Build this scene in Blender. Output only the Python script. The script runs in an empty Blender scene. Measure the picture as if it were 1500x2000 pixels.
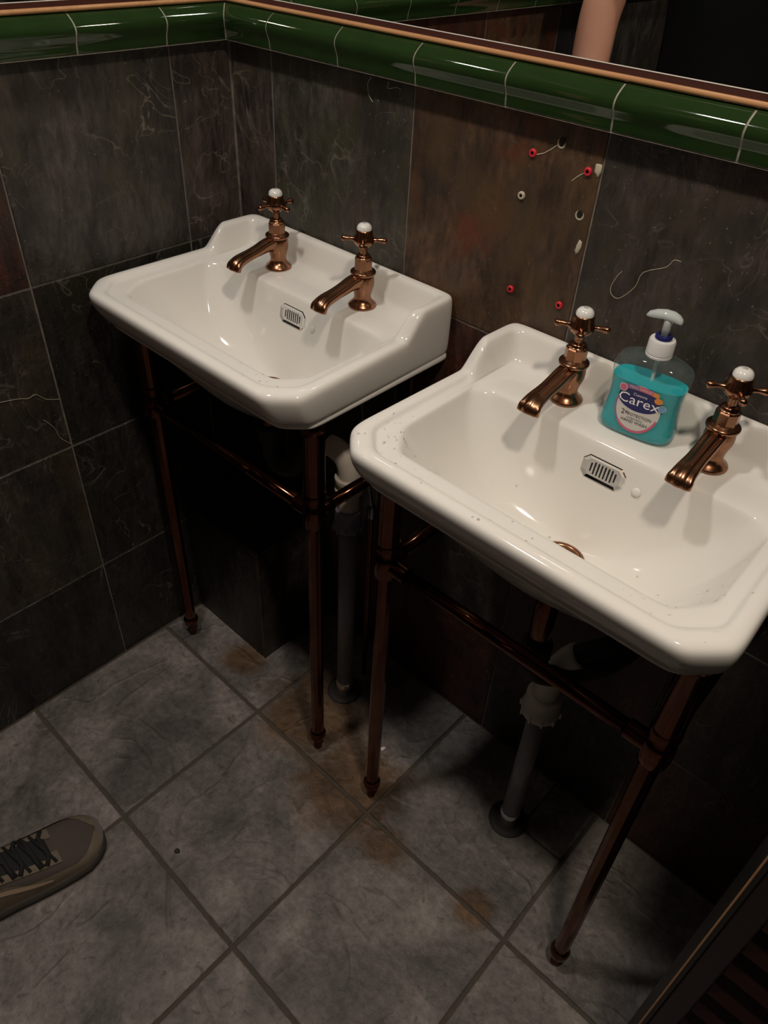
import bpy, bmesh, math, random
from mathutils import Vector, Matrix, noise
random.seed(7)
PI = math.pi
sc = bpy.context.scene
col = sc.collection

# ------------------------------------------------------------------ camera, world, light, exposure
cam_d = bpy.data.cameras.new('camera')
cam = bpy.data.objects.new('camera', cam_d); col.objects.link(cam)
cam.location = (1.1597, -0.8883, 1.4205)
cam.rotation_euler = (0.8925, -0.0467, 0.7463)
cam_d.sensor_fit = 'HORIZONTAL'; cam_d.sensor_width = 36.0
cam_d.lens = 1476.4 / 1500 * 36.0
cam_d.shift_x = -1.9 / 1500; cam_d.shift_y = -46.3 / 1500
cam_d.clip_start = 0.02
sc.camera = cam

world = bpy.data.worlds.new('world'); sc.world = world
world.use_nodes = True
world.node_tree.nodes['Background'].inputs[0].default_value = (0.004, 0.004, 0.005, 1)
world.node_tree.nodes['Background'].inputs[1].default_value = 0.5

sc.view_settings.view_transform = 'Standard'
sc.view_settings.look = 'None'
sc.view_settings.gamma = 1.0
sc.view_settings.use_curve_mapping = False
sc.view_settings.exposure = 0.0
sc.cycles.use_denoising = True

# ceiling downlights: (x, y, colour, watts); the lamp objects are made in downlight() below
LAMPS = [(1.31, -0.70, (1.0, 0.845, 0.68), 11.5), (0.40, -0.70, (1.0, 0.92, 0.84), 7.5)]
CEIL = 2.32

# ------------------------------------------------------------------ helpers
def tag(o, label=None, cat=None, group=None, kind=None):
    if label: o['label'] = label
    if cat: o['category'] = cat
    if group: o['group'] = group
    if kind: o['kind'] = kind
    return o

def empty(name, loc=(0, 0, 0), rz=0.0, parent=None):
    o = bpy.data.objects.new(name, None); col.objects.link(o)
    o.location = loc; o.rotation_euler = (0, 0, rz); o.empty_display_size = 0.02
    if parent: o.parent = parent
    return o

class G:
    """collects verts and faces for one mesh"""
    def __init__(s): s.v = []; s.f = []
    def add(s, v, f):
        b = len(s.v); s.v += [tuple(p) for p in v]; s.f += [tuple(i + b for i in q) for q in f]; return s
    def box(s, x0, x1, y0, y1, z0, z1):
        v = [(x, y, z) for z in (z0, z1) for y in (y0, y1) for x in (x0, x1)]
        return s.add(v, [(0, 2, 3, 1), (4, 5, 7, 6), (0, 1, 5, 4), (2, 6, 7, 3), (0, 4, 6, 2), (1, 3, 7, 5)])
    def bbox(s, x0, x1, y0, y1, z0, z1, c=0.001):
        """box with chamfered edges"""
        bm = bmesh.new(); bmesh.ops.create_cube(bm, size=1)
        for p in bm.verts:
            p.co = Vector(((x0 + x1) / 2 + p.co.x * (x1 - x0), (y0 + y1) / 2 + p.co.y * (y1 - y0), (z0 + z1) / 2 + p.co.z * (z1 - z0)))
        bmesh.ops.bevel(bm, geom=list(bm.edges), offset=c, segments=1, affect='EDGES', profile=0.5)
        bm.verts.index_update()
        s.add([tuple(p.co) for p in bm.verts], [tuple(q.index for q in f.verts) for f in bm.faces]); bm.free(); return s
    def loft(s, loops, cap0=False, cap1=False):
        n = len(loops[0]); v = []; f = []
        for l in loops: v += l
        for k in range(len(loops) - 1):
            for i in range(n):
                j = (i + 1) % n
                f.append((k * n + i, k * n + j, (k + 1) * n + j, (k + 1) * n + i))
        if cap0: f.append(tuple(range(n - 1, -1, -1)))
        if cap1: f.append(tuple((len(loops) - 1) * n + i for i in range(n)))
        return s.add(v, f)
    def rev(s, prof, n=24, o=(0, 0, 0), cap0=False, cap1=False, ph=0.0):
        """revolve (r, z) about the vertical through o"""
        return s.loft([[(o[0] + r * math.cos(2 * PI * i / n + ph), o[1] + r * math.sin(2 * PI * i / n + ph), o[2] + z) for i in range(n)] for r, z in prof], cap0, cap1)
    def tube(s, pts, rad, n=14, caps=True):
        pts = [Vector(p) for p in pts]
        if not hasattr(rad, '__len__'): rad = [rad] * len(pts)
        loops = []; up = None
        for i, p in enumerate(pts):
            t = (pts[min(i + 1, len(pts) - 1)] - pts[max(i - 1, 0)]).normalized()
            if up is None:
                up = Vector((0, 0, 1)) if abs(t.z) < 0.9 else Vector((1, 0, 0))
            a = (up - t * up.dot(t)).normalized(); up = a; b = t.cross(a)
            loops.append([tuple(p + (a * math.cos(2 * PI * k / n) + b * math.sin(2 * PI * k / n)) * rad[i]) for k in range(n)])
        return s.loft(loops, caps, caps)
    def prism(s, poly, axis, a0, a1):
        """extrude a closed 2D polygon along axis (0: x, 1: y, 2: z)"""
        def P(q, a): return (a, q[0], q[1]) if axis == 0 else ((q[0], a, q[1]) if axis == 1 else (q[0], q[1], a))
        return s.loft([[P(q, a0) for q in poly], [P(q, a1) for q in poly]], True, True)
    def build(s, name, mat, parent=None, smooth=False, sub=0, loc=None, angle=None):
        me = bpy.data.meshes.new(name); me.from_pydata(s.v, [], s.f); me.update()
        bm = bmesh.new(); bm.from_mesh(me); bmesh.ops.recalc_face_normals(bm, faces=bm.faces); bm.to_mesh(me); bm.free()
        return link(name, me, mat, parent, smooth, sub, loc, angle)

def link(name, me, mat, parent=None, smooth=False, sub=0, loc=None, angle=None):
    if mat and not me.materials: me.materials.append(mat)
    o = bpy.data.objects.new(name, me); col.objects.link(o)
    if parent: o.parent = parent
    if loc: o.location = loc
    if smooth or angle:
        me.shade_smooth()
        if angle: me.set_sharp_from_angle(angle=math.radians(angle))
    if sub:
        m = o.modifiers.new('subdivision', 'SUBSURF'); m.levels = sub; m.render_levels = sub
    return o

def smooth_path(pts, k=6):
    """Catmull-Rom through points"""
    P = [Vector(p) for p in pts]; P = [P[0] * 2 - P[1]] + P + [P[-1] * 2 - P[-2]]; out = []
    for i in range(1, len(P) - 2):
        for j in range(k):
            t = j / k
            a, b, c, d = P[i - 1:i + 3]
            out.append(0.5 * ((2 * b) + (c - a) * t + (2 * a - 5 * b + 4 * c - d) * t * t + (3 * b - a - 3 * c + d) * t ** 3))
    out.append(P[-2]); return out

def text_geo(s, size, center=True):
    """flat letters as (verts 2D, faces)"""
    cu = bpy.data.curves.new('t', 'FONT'); cu.body = s; cu.size = size; cu.resolution_u = 2
    if center: cu.align_x = 'CENTER'; cu.align_y = 'CENTER'
    o = bpy.data.objects.new('t', cu); col.objects.link(o)
    dg = bpy.context.evaluated_depsgraph_get(); dg.update()
    me = bpy.data.meshes.new_from_object(o.evaluated_get(dg))
    v = [(p.co.x, p.co.y) for p in me.vertices]; f = [tuple(q.vertices) for q in me.polygons]
    bpy.data.objects.remove(o); bpy.data.curves.remove(cu); bpy.data.meshes.remove(me)
    return v, f

# ------------------------------------------------------------------ materials
def mat(name):
    m = bpy.data.materials.new(name); m.use_nodes = True
    nt = m.node_tree; b = nt.nodes['Principled BSDF']
    return m, nt, b

def N(nt, t, **kw):
    n = nt.nodes.new(t)
    for k, v in kw.items(): setattr(n, k, v)
    return n

def ramp(nt, fac, stops):
    r = N(nt, 'ShaderNodeValToRGB')
    e = r.color_ramp.elements
    while len(e) < len(stops): e.new(0.5)
    for i, (p, c) in enumerate(stops):
        e[i].position = p; e[i].color = (*c, 1) if len(c) == 3 else c
    nt.links.new(fac, r.inputs[0]); return r.outputs[0]

def mixc(nt, fac, a, b, blend='MIX'):
    n = N(nt, 'ShaderNodeMix', data_type='RGBA', blend_type=blend)
    for sock, val in ((n.inputs[0], fac), (n.inputs[6], a), (n.inputs[7], b)):
        if isinstance(val, bpy.types.NodeSocket): nt.links.new(val, sock)
        elif isinstance(val, (int, float)): sock.default_value = val
        else: sock.default_value = (*val, 1)
    return n.outputs[2]

def math_n(nt, op, a, b=None, c=None):
    n = N(nt, 'ShaderNodeMath', operation=op)
    for i, v in enumerate((a, b, c)):
        if v is None: continue
        if isinstance(v, bpy.types.NodeSocket): nt.links.new(v, n.inputs[i])
        else: n.inputs[i].default_value = v
    return n.outputs[0]

def noise_n(nt, vec, scale, detail=4, rough=0.55, dist=0.0):
    n = N(nt, 'ShaderNodeTexNoise'); n.inputs['Scale'].default_value = scale
    n.inputs['Detail'].default_value = detail; n.inputs['Roughness'].default_value = rough; n.inputs['Distortion'].default_value = dist
    nt.links.new(vec, n.inputs['Vector']); return n.outputs['Fac']

def bump(nt, b, height, strength=0.3, dist=0.002, prev=None):
    n = N(nt, 'ShaderNodeBump'); n.inputs['Strength'].default_value = strength; n.inputs['Distance'].default_value = dist
    nt.links.new(height, n.inputs['Height'])
    if prev: nt.links.new(prev, n.inputs['Normal'])
    nt.links.new(n.outputs[0], b.inputs['Normal']); return n.outputs[0]

def plain(name, c, rough=0.5, metal=0.0, spec=0.5, coat=0.0, grain=0.0, gscale=60.0):
    m, nt, b = mat(name)
    b.inputs['Base Color'].default_value = (*c, 1); b.inputs['Roughness'].default_value = rough
    b.inputs['Metallic'].default_value = metal; b.inputs['Specular IOR Level'].default_value = spec
    b.inputs['Coat Weight'].default_value = coat; b.inputs['Coat Roughness'].default_value = 0.03
    tc = N(nt, 'ShaderNodeTexCoord')
    f = noise_n(nt, tc.outputs['Object'], gscale, 3)
    nt.links.new(mixc(nt, f, tuple(x * (1 - grain) for x in c), tuple(min(1, x * (1 + grain)) for x in c)), b.inputs['Base Color'])
    return m

def posvec(nt, rnd=True):
    """object coordinates, shifted per object so that copies differ"""
    tc = N(nt, 'ShaderNodeTexCoord'); oi = N(nt, 'ShaderNodeObjectInfo')
    sh = math_n(nt, 'MULTIPLY', oi.outputs['Random'], 37.0)
    cv = N(nt, 'ShaderNodeCombineXYZ'); nt.links.new(sh, cv.inputs[0]); nt.links.new(sh, cv.inputs[1])
    add = N(nt, 'ShaderNodeVectorMath', operation='ADD')
    nt.links.new(tc.outputs['Object'], add.inputs[0]); nt.links.new(cv.outputs[0], add.inputs[1])
    return add.outputs[0], oi

def thin_line(nt, f, w):
    """1 on the thin contour where f = 0.5"""
    d = math_n(nt, 'ABSOLUTE', math_n(nt, 'SUBTRACT', f, 0.5))
    n = N(nt, 'ShaderNodeMapRange'); n.inputs['From Min'].default_value = 0; n.inputs['From Max'].default_value = w
    n.inputs['To Min'].default_value = 1; n.inputs['To Max'].default_value = 0
    nt.links.new(d, n.inputs['Value']); return n.outputs[0]

def make_slate():
    m, nt, b = mat('slate')
    v, oi = posvec(nt)
    st = N(nt, 'ShaderNodeMapping'); st.inputs['Scale'].default_value = (1.0, 1.0, 0.35)
    nt.links.new(v, st.inputs['Vector']); vs = st.outputs[0]
    big = noise_n(nt, v, 5.0, 5, 0.6, 0.6)
    mid = noise_n(nt, vs, 22.0, 6, 0.65, 0.4)
    fine = noise_n(nt, v, 160.0, 4, 0.7)
    c0 = oi.outputs['Color']
    dark = mixc(nt, 1.0, c0, (0.45, 0.43, 0.42), 'MULTIPLY')
    light = mixc(nt, 1.0, c0, (1.5, 1.42, 1.35), 'MULTIPLY')
    c = mixc(nt, ramp(nt, mid, [(0.36, (0, 0, 0)), (0.64, (1, 1, 1))]), dark, light)
    c = mixc(nt, 0.8, c, ramp(nt, noise_n(nt, vs, 75.0, 5, 0.7, 0.3), [(0.3, (0.2,) * 3), (0.7, (0.85,) * 3)]), 'OVERLAY')
    c = mixc(nt, math_n(nt, 'MULTIPLY', ramp(nt, big, [(0.50, (0, 0, 0)), (0.64, (1, 1, 1))]), 0.65), c, (0.022, 0.020, 0.019))
    rust = mixc(nt, 1.0, c0, (1.7, 0.75, 0.55), 'MULTIPLY')
    rf = math_n(nt, 'MULTIPLY', ramp(nt, noise_n(nt, v, 7.0, 4, 0.6, 0.8), [(0.52, (0, 0, 0)), (0.72, (1, 1, 1))]), oi.outputs['Alpha'])
    c = mixc(nt, rf, c, rust)
    ol = mixc(nt, 1.0, c0, (1.15, 1.15, 0.75), 'MULTIPLY')
    c = mixc(nt, math_n(nt, 'MULTIPLY', ramp(nt, noise_n(nt, v, 9.0, 3, 0.6, 0.3), [(0.5, (0, 0, 0)), (0.7, (1, 1, 1))]), 0.7), c, ol)
    # pale mineral lines and specks
    veins = math_n(nt, 'MULTIPLY', thin_line(nt, noise_n(nt, v, 11.0, 3, 0.5, 0.9), 0.010), ramp(nt, noise_n(nt, v, 6.0, 3), [(0.48, (0, 0, 0)), (0.62, (1, 1, 1))]))
    specks = ramp(nt, noise_n(nt, v, 210.0, 2, 0.5), [(0.70, (0, 0, 0)), (0.75, (1, 1, 1))])
    vf = math_n(nt, 'MAXIMUM', math_n(nt, 'MULTIPLY', veins, math_n(nt, 'MULTIPLY_ADD', oi.outputs['Alpha'], -0.38, 0.48)), math_n(nt, 'MULTIPLY', specks, 0.5))
    c = mixc(nt, vf, c, (0.26, 0.235, 0.19))
    nt.links.new(c, b.inputs['Base Color'])
    nt.links.new(ramp(nt, mid, [(0.2, (0.5,) * 3), (0.8, (0.36,) * 3)]), b.inputs['Roughness'])
    b.inputs['Specular IOR Level'].default_value = 0.45
    h = math_n(nt, 'ADD', math_n(nt, 'MULTIPLY', big, 1.2), math_n(nt, 'ADD', math_n(nt, 'MULTIPLY', mid, 0.7), math_n(nt, 'MULTIPLY', fine, 0.12)))
    bump(nt, b, h, 0.9, 0.007)
    return m

def make_floor_tile():
    m, nt, b = mat('floor_tile')
    v, oi = posvec(nt)
    geo = N(nt, 'ShaderNodeNewGeometry')
    cloud = noise_n(nt, v, 7.0, 5, 0.6, 0.5)
    fine = noise_n(nt, v, 70.0, 5, 0.7)
    pits = noise_n(nt, v, 45.0, 3, 0.6, 0.6)
    c = ramp(nt, cloud, [(0.30, (0.072, 0.066, 0.063)), (0.5, (0.150, 0.135, 0.126)), (0.68, (0.250, 0.225, 0.209))])
    c = mixc(nt, 0.55, c, ramp(nt, fine, [(0.3, (0.25,) * 3), (0.7, (0.85,) * 3)]), 'OVERLAY')
    c = mixc(nt, math_n(nt, 'MULTIPLY', ramp(nt, pits, [(0.30, (1, 1, 1)), (0.40, (0, 0, 0))]), 0.55), c, (0.06, 0.052, 0.045))
    # rusty water stains round the stand feet
    sep = N(nt, 'ShaderNodeSeparateXYZ'); nt.links.new(geo.outputs['Position'], sep.inputs[0])
    stain = None
    for (sx, sy, rad) in ((0.43, -0.225, 0.15), (0.60, -0.300, 0.15), (0.74, -0.34, 0.06), (0.21, -0.245, 0.06), (0.93, -0.31, 0.05)):
        dx = math_n(nt, 'SUBTRACT', sep.outputs[0], sx); dy = math_n(nt, 'SUBTRACT', sep.outputs[1], sy)
        d = math_n(nt, 'SQRT', math_n(nt, 'ADD', math_n(nt, 'MULTIPLY', dx, dx), math_n(nt, 'MULTIPLY', dy, dy)))
        f = math_n(nt, 'SUBTRACT', 1.0, math_n(nt, 'DIVIDE', d, rad))
        stain = f if stain is None else math_n(nt, 'MAXIMUM', stain, f)
    sn = noise_n(nt, geo.outputs['Position'], 14.0, 4, 0.6, 0.5)
    sf = ramp(nt, math_n(nt, 'ADD', math_n(nt, 'MAXIMUM', stain, -1.0), math_n(nt, 'SUBTRACT', sn, 0.55)), [(0.0, (0, 0, 0)), (0.45, (1, 1, 1))])
    c = mixc(nt, math_n(nt, 'MULTIPLY', sf, 0.85), c, mixc(nt, 1.0, c, (0.62, 0.36, 0.15), 'MULTIPLY'))
    nt.links.new(c, b.inputs['Base Color'])
    b.inputs['Roughness'].default_value = 0.55; b.inputs['Specular IOR Level'].default_value = 0.35
    ridge = thin_line(nt, noise_n(nt, v, 4.5, 3, 0.5, 0.8), 0.03)
    h = math_n(nt, 'ADD', math_n(nt, 'MULTIPLY', ridge, 0.6), math_n(nt, 'ADD', math_n(nt, 'MULTIPLY', pits, 0.8), math_n(nt, 'MULTIPLY', fine, 0.5)))
    bump(nt, b, h, 0.8, 0.004)
    return m

def make_wood(name, c0, c1, rough=0.3, axis=0, coat=0.4, spec=0.5):
    m, nt, b = mat(name)
    tc = N(nt, 'ShaderNodeTexCoord'); mp = N(nt, 'ShaderNodeMapping')
    s = [40.0, 40.0, 40.0]; s[axis] = 2.5; mp.inputs['Scale'].default_value = s
    nt.links.new(tc.outputs['Object'], mp.inputs['Vector'])
    f = noise_n(nt, mp.outputs[0], 2.0, 5, 0.6, 0.5)
    nt.links.new(mixc(nt, f, c0, c1), b.inputs['Base Color'])
    b.inputs['Roughness'].default_value = rough; b.inputs['Coat Weight'].default_value = coat; b.inputs['Coat Roughness'].default_value = 0.1; b.inputs['Specular IOR Level'].default_value = spec
    bump(nt, b, f, 0.1, 0.0008)
    return m

def make_copper():
    m, nt, b = mat('copper')
    tc = N(nt, 'ShaderNodeTexCoord')
    f = noise_n(nt, tc.outputs['Object'], 40.0, 3)
    nt.links.new(mixc(nt, f, (0.27, 0.130, 0.072), (0.37, 0.185, 0.108)), b.inputs['Base Color'])
    b.inputs['Metallic'].default_value = 1.0
    nt.links.new(ramp(nt, f, [(0.3, (0.2,) * 3), (0.7, (0.27,) * 3)]), b.inputs['Roughness'])
    return m

def make_clear(name, tint, haze=0.05):
    m = bpy.data.materials.new(name); m.use_nodes = True; nt = m.node_tree
    nt.nodes.clear()
    out = N(nt, 'ShaderNodeOutputMaterial')
    tr = N(nt, 'ShaderNodeBsdfTransparent'); tr.inputs[0].default_value = (*tint, 1)
    gl = N(nt, 'ShaderNodeBsdfGlossy'); gl.inputs['Roughness'].default_value = 0.04
    df = N(nt, 'ShaderNodeBsdfDiffuse'); df.inputs[0].default_value = (0.75, 0.8, 0.8, 1)
    lw = N(nt, 'ShaderNodeLayerWeight'); lw.inputs['Blend'].default_value = 0.5
    fr = math_n(nt, 'MULTIPLY_ADD', math_n(nt, 'POWER', lw.outputs['Facing'], 4.0), 0.75, 0.045)
    a = N(nt, 'ShaderNodeMixShader'); a.inputs[0].default_value = haze
    nt.links.new(tr.outputs[0], a.inputs[1]); nt.links.new(df.outputs[0], a.inputs[2])
    b = N(nt, 'ShaderNodeMixShader')
    nt.links.new(fr, b.inputs[0]); nt.links.new(a.outputs[0], b.inputs[1]); nt.links.new(gl.outputs[0], b.inputs[2])
    nt.links.new(b.outputs[0], out.inputs[0])
    return m

M = {}
M['slate'] = make_slate()
M['floor_tile'] = make_floor_tile()
M['grout'] = plain('grout', (0.075, 0.062, 0.048), 0.9, grain=0.35, gscale=90)
M['wall_grout'] = plain('wall_grout', (0.165, 0.148, 0.125), 0.9, grain=0.85, gscale=35)
M['pale_grout'] = plain('pale_grout', (0.33, 0.31, 0.26), 0.85, grain=0.45, gscale=120)
M['green'] = plain('green_glaze', (0.016, 0.036, 0.010), 0.06, grain=0.25, gscale=25)
M['ceramic'] = plain('white_ceramic', (0.80, 0.785, 0.745), 0.07, grain=0.015, gscale=8)
M['copper'] = make_copper()
M['copper_dark'] = plain('copper_stand', (0.15, 0.058, 0.036), 0.13, metal=1.0, grain=0.25, gscale=30)
M['chrome'] = plain('chrome', (0.75, 0.75, 0.76), 0.08, metal=1.0, grain=0.04)
M['steel'] = plain('dull_steel', (0.32, 0.33, 0.36), 0.28, metal=1.0, grain=0.2)
M['black'] = plain('black_void', (0.004, 0.004, 0.004), 0.8)
M['porcelain'] = plain('porcelain_cap', (0.82, 0.82, 0.80), 0.15, coat=1.0, grain=0.01)
M['ink'] = plain('ink', (0.03, 0.03, 0.035), 0.6, grain=0.1)
M['orange_wood'] = make_wood('varnished_wood_bead', (0.40, 0.19, 0.075), (0.62, 0.33, 0.15), 0.35)
M['red_wood'] = make_wood('mahogany_board', (0.030, 0.008, 0.005), (0.055, 0.016, 0.010), 0.6, coat=0.0, spec=0.08)
M['door_wood'] = make_wood('dark_mahogany', (0.010, 0.003, 0.0025), (0.020, 0.006, 0.0045), 0.45, coat=0.0)
M['door_edge'] = plain('dark_painted_edge', (0.020, 0.018, 0.016), 0.5, grain=0.3)
M['paint'] = plain('dark_wall_paint', (0.02, 0.018, 0.016), 0.7, grain=0.2, gscale=10)
M['ceiling'] = plain('ceiling_paint', (0.10, 0.09, 0.08), 0.9, grain=0.1, gscale=10)
M['white_plastic'] = plain('white_plastic', (0.62, 0.57, 0.50), 0.35, grain=0.05)
M['blue_lit_plastic'] = plain('blue_lit_plastic', (0.20, 0.20, 0.27), 0.4, grain=0.1)  # bluish fill light on the nut is mixed into its colour
M['pipe_grey'] = plain('pipe_grey', (0.26, 0.26, 0.27), 0.3, metal=0.0, grain=0.2)
M['red_plastic'] = plain('red_plastic', (0.62, 0.02, 0.035), 0.4, grain=0.1)
M['filler'] = plain('beige_filler', (0.50, 0.45, 0.34), 0.9, grain=0.25, gscale=150)
M['pale_line'] = plain('bevel_edge', (0.62, 0.58, 0.52), 0.2, grain=0.1)
m, nt, b = mat('mirror_glass'); b.inputs['Metallic'].default_value = 1; b.inputs['Roughness'].default_value = 0.0
b.inputs['Base Color'].default_value = (0.86, 0.87, 0.86, 1); M['mirror'] = m
M['clear'] = make_clear('clear_plastic', (0.93, 0.96, 0.96), 0.045)
M['pump'] = make_clear('translucent_plastic', (0.85, 0.92, 0.92), 0.62)
m, nt, b = mat('turquoise_soap'); b.inputs['Base Color'].default_value = (0.0, 0.52, 0.60, 1)
b.inputs['Transmission Weight'].default_value = 0.25; b.inputs['Roughness'].default_value = 0.1; b.inputs['IOR'].default_value = 1.2
M['soap'] = m
M['collar'] = plain('white_collar', (0.72, 0.72, 0.72), 0.35, grain=0.03)
M['navy'] = plain('navy', (0.012, 0.014, 0.11), 0.35, grain=0.05)
M['label_white'] = plain('label_paper', (0.62, 0.60, 0.57), 0.4, grain=0.03)
M['label_pink'] = plain('label_pink', (0.62, 0.12, 0.22), 0.4, grain=0.05)
M['label_purple'] = plain('label_purple', (0.28, 0.13, 0.30), 0.4, grain=0.05)
M['label_orange'] = plain('label_orange', (0.75, 0.28, 0.05), 0.4, grain=0.2)
M['label_blue'] = plain('label_blue', (0.16, 0.34, 0.62), 0.4, grain=0.3)
M['label_text'] = plain('label_letters', (0.85, 0.85, 0.86), 0.4, grain=0.01)
M['skin'] = plain('skin', (0.58, 0.29, 0.20), 0.5, grain=0.1, gscale=25)
M['shirt'] = plain('black_cotton', (0.006, 0.006, 0.007), 0.95, spec=0.1, grain=0.2, gscale=300)
M['trousers'] = plain('dark_denim', (0.012, 0.013, 0.018), 0.95, spec=0.1, grain=0.3, gscale=300)
M['hair'] = plain('brown_hair', (0.03, 0.017, 0.01), 0.6, grain=0.3)
M['mesh_fabric'] = plain('taupe_mesh', (0.085, 0.068, 0.06), 0.9, spec=0.2, grain=0.25, gscale=700)
M['suede'] = plain('olive_suede', (0.16, 0.13, 0.095), 0.85, spec=0.2, grain=0.25, gscale=90)
M['tan'] = plain('tan_leather', (0.40, 0.30, 0.21), 0.6, grain=0.12)
M['rubber'] = plain('grey_rubber', (0.11, 0.095, 0.085), 0.7, grain=0.2)
M['dark_rubber'] = plain('dark_rubber', (0.025, 0.02, 0.018), 0.7, grain=0.2)
M['lace'] = plain('black_lace', (0.010, 0.010, 0.010), 0.85, grain=0.2, gscale=400)

# ------------------------------------------------------------------ the room
RX, RY = 2.3, -2.3          # far right wall, far front wall
ZM, ZT = 1.2024, 1.2572
ZB = 1.2066                 # underside of the moulding, which stands proud of the slate     # moulding bottom, top
ROWS = [0.0, 0.2790, 0.5835, 0.8916, 1.2046]
BJ = 0.1038; LJ = 0.1174; PIT = 0.305; GP = 0.1525
FX, FY, FS = 0.3427, 0.315, 0.3291

def struct(o, label=None, cat=None):
    return tag(o, label, cat, kind='structure')

floor = struct(G().box(-0.15, RX, RY, 0.15, -0.12, -0.0035).build('floor', M['grout']), 'grey stone-look tiled floor with brown grout', 'floor')
wall_back = struct(G().box(-0.15, RX, 0.0016, 0.15, -0.1, 2.45).build('wall_back', M['wall_grout']), 'slate tiled wall behind the two basins', 'wall')
wall_left = struct(G().box(-0.15, -0.0016, RY, 0.0035, -0.1, 2.45).build('wall_left', M['wall_grout']), 'slate tiled side wall left of the basins', 'wall')
wall_right = struct(G().box(RX, RX + 0.1, RY - 0.1, 0.15, -0.1, 2.45).build('wall_right', M['paint']), 'dark painted wall at the far right', 'wall')
wall_front = struct(G().box(-0.15, RX + 0.1, RY - 0.1, RY, -0.1, 2.45).build('wall_front', M['paint']), 'dark painted wall opposite the mirror', 'wall')
ceiling = struct(G().box(-0.15, RX + 0.1, RY - 0.1, 0.15, CEIL, CEIL + 0.1).build('ceiling', M['ceiling']), 'dim ceiling above the basins', 'ceiling')

# floor tiles
def poly_tile(poly, parent, name, zt=0.0, th=0.008, c=0.0015):
    cx = sum(p[0] for p in poly) / len(poly); cy = sum(p[1] for p in poly) / len(poly)
    n = len(poly)
    inset = []
    for i in range(n):
        a, p, q = Vector(poly[i - 1]), Vector(poly[i]), Vector(poly[(i + 1) % n])
        d1 = (p - a).normalized(); d2 = (q - p).normalized()
        n1 = Vector((-d1.y, d1.x)); n2 = Vector((-d2.y, d2.x))
        k = (n1 + n2) / max(0.3, 1 + n1.dot(n2))
        inset.append(p + k * c)
    L = lambda P, z: [(p[0] - cx, p[1] - cy, z) for p in P]
    o = G().loft([L(poly, -th), L(poly, -c), L(inset, 0)], False, True).build(name, M['floor_tile'], parent)
    o.location = (cx, cy, zt); return o
g = 0.0036
xs = [0.004 - g] + [FX + FS * k for k in range(0, 6)] + [RX]
ys = [-0.002 + g] + [-(FY + FS * k) for k in range(0, 7)]
shared = {}
for i in range(len(xs) - 1):
    for j in range(len(ys) - 1):
        x0, x1, y0, y1 = xs[i] + g, xs[i + 1] - g, ys[j + 1] + g, ys[j] - g
        if i == 2 and j == 0:      # this tile is cut round the waste pipe
            poly_tile([(x0, y0), (x1, y0), (x1, -0.130), (0.905, -0.130), (0.905, y1), (x0, y1)], floor, 'tile')
            poly_tile([(0.908, -0.126), (x1, -0.126), (x1, y1), (0.908, y1)], floor, 'tile'); continue
        key = (round(x1 - x0, 3), round(y1 - y0, 3))
        zt = random.uniform(-0.0006, 0.0006)
        if key in shared:
            o = link('tile', shared[key].data, M['floor_tile'], floor, loc=((x0 + x1) / 2, (y0 + y1) / 2, zt))
        else:
            shared[key] = poly_tile([(x0, y0), (x1, y0), (x1, y1), (x0, y1)], floor, 'tile', zt)

# slate wall tiles: colour per tile; alpha carries how rusty that slab of stone is
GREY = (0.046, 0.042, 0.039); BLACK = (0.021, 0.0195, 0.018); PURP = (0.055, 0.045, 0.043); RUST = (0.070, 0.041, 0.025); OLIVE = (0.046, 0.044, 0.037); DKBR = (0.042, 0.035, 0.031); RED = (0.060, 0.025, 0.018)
def slate_tile(parent, w, h, loc, side, colr, rusty):
    key = (side, round(w, 3), round(h, 3))
    if key in shared:
        o = link('tile', shared[key], M['slate'], parent, loc=loc)
    else:
        q = G()
        if side == 'b': q.bbox(-w / 2, w / 2, 0, 0.01, -h / 2, h / 2, 0.0012)
        elif side == 'l': q.bbox(-0.01, 0, -w / 2, w / 2, -h / 2, h / 2, 0.0012)
        o = q.build('tile', M['slate'], parent, loc=loc); shared[key] = o.data
    o.color = (*colr, rusty); return o
TG = 0.0012
bx = [0.001] + [BJ + PIT * k for k in range(0, 8)]; bx[-1] = RX
backcols = {0: (PURP, .1), 1: (OLIVE, .35), 2: (RUST, 1.0), 3: (DKBR, .3), 4: (GREY, .2)}
for i in range(len(bx) - 1):
    for j in range(4):
        w = bx[i + 1] - bx[i] - 2 * TG; h = ROWS[j + 1] - ROWS[j] - 2 * TG
        c, r = backcols.get(i, random.choice([(GREY, .2), (DKBR, .5), (OLIVE, .3)])) if j == 3 else random.choice([(DKBR, .4), (BLACK, .2), (GREY, .1), (RED, .4)])
        if j == 2 and i == 2: c, r = RED, .5
        slate_tile(wall_back, w, h, ((bx[i] + bx[i + 1]) / 2, random.uniform(0, 0.0008), (ROWS[j] + ROWS[j + 1]) / 2), 'b', c, r)
ly = [0.001] + [LJ + PIT * k for k in range(0, 8)]; ly[-1] = -RY
leftcols = {0: (PURP, .1), 1: (GREY, .0), 2: (RED, .8), 3: (RUST, .8), 4: (GREY, .2)}
for i in range(len(ly) - 1):
    for j in range(4):
        w = ly[i + 1] - ly[i] - 2 * TG; h = ROWS[j + 1] - ROWS[j] - 2 * TG
        c, r = leftcols.get(i, (GREY, .3)) if j == 3 else random.choice([(BLACK, .1), (DKBR, .3), (BLACK, .3)])  # lower rows darkened: shade on this wall is put into the tile colour
        slate_tile(wall_left, w, h, (random.uniform(-0.0008, 0), -(ly[i] + ly[i + 1]) / 2, (ROWS[j] + ROWS[j + 1]) / 2), 'l', c, r)

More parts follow.
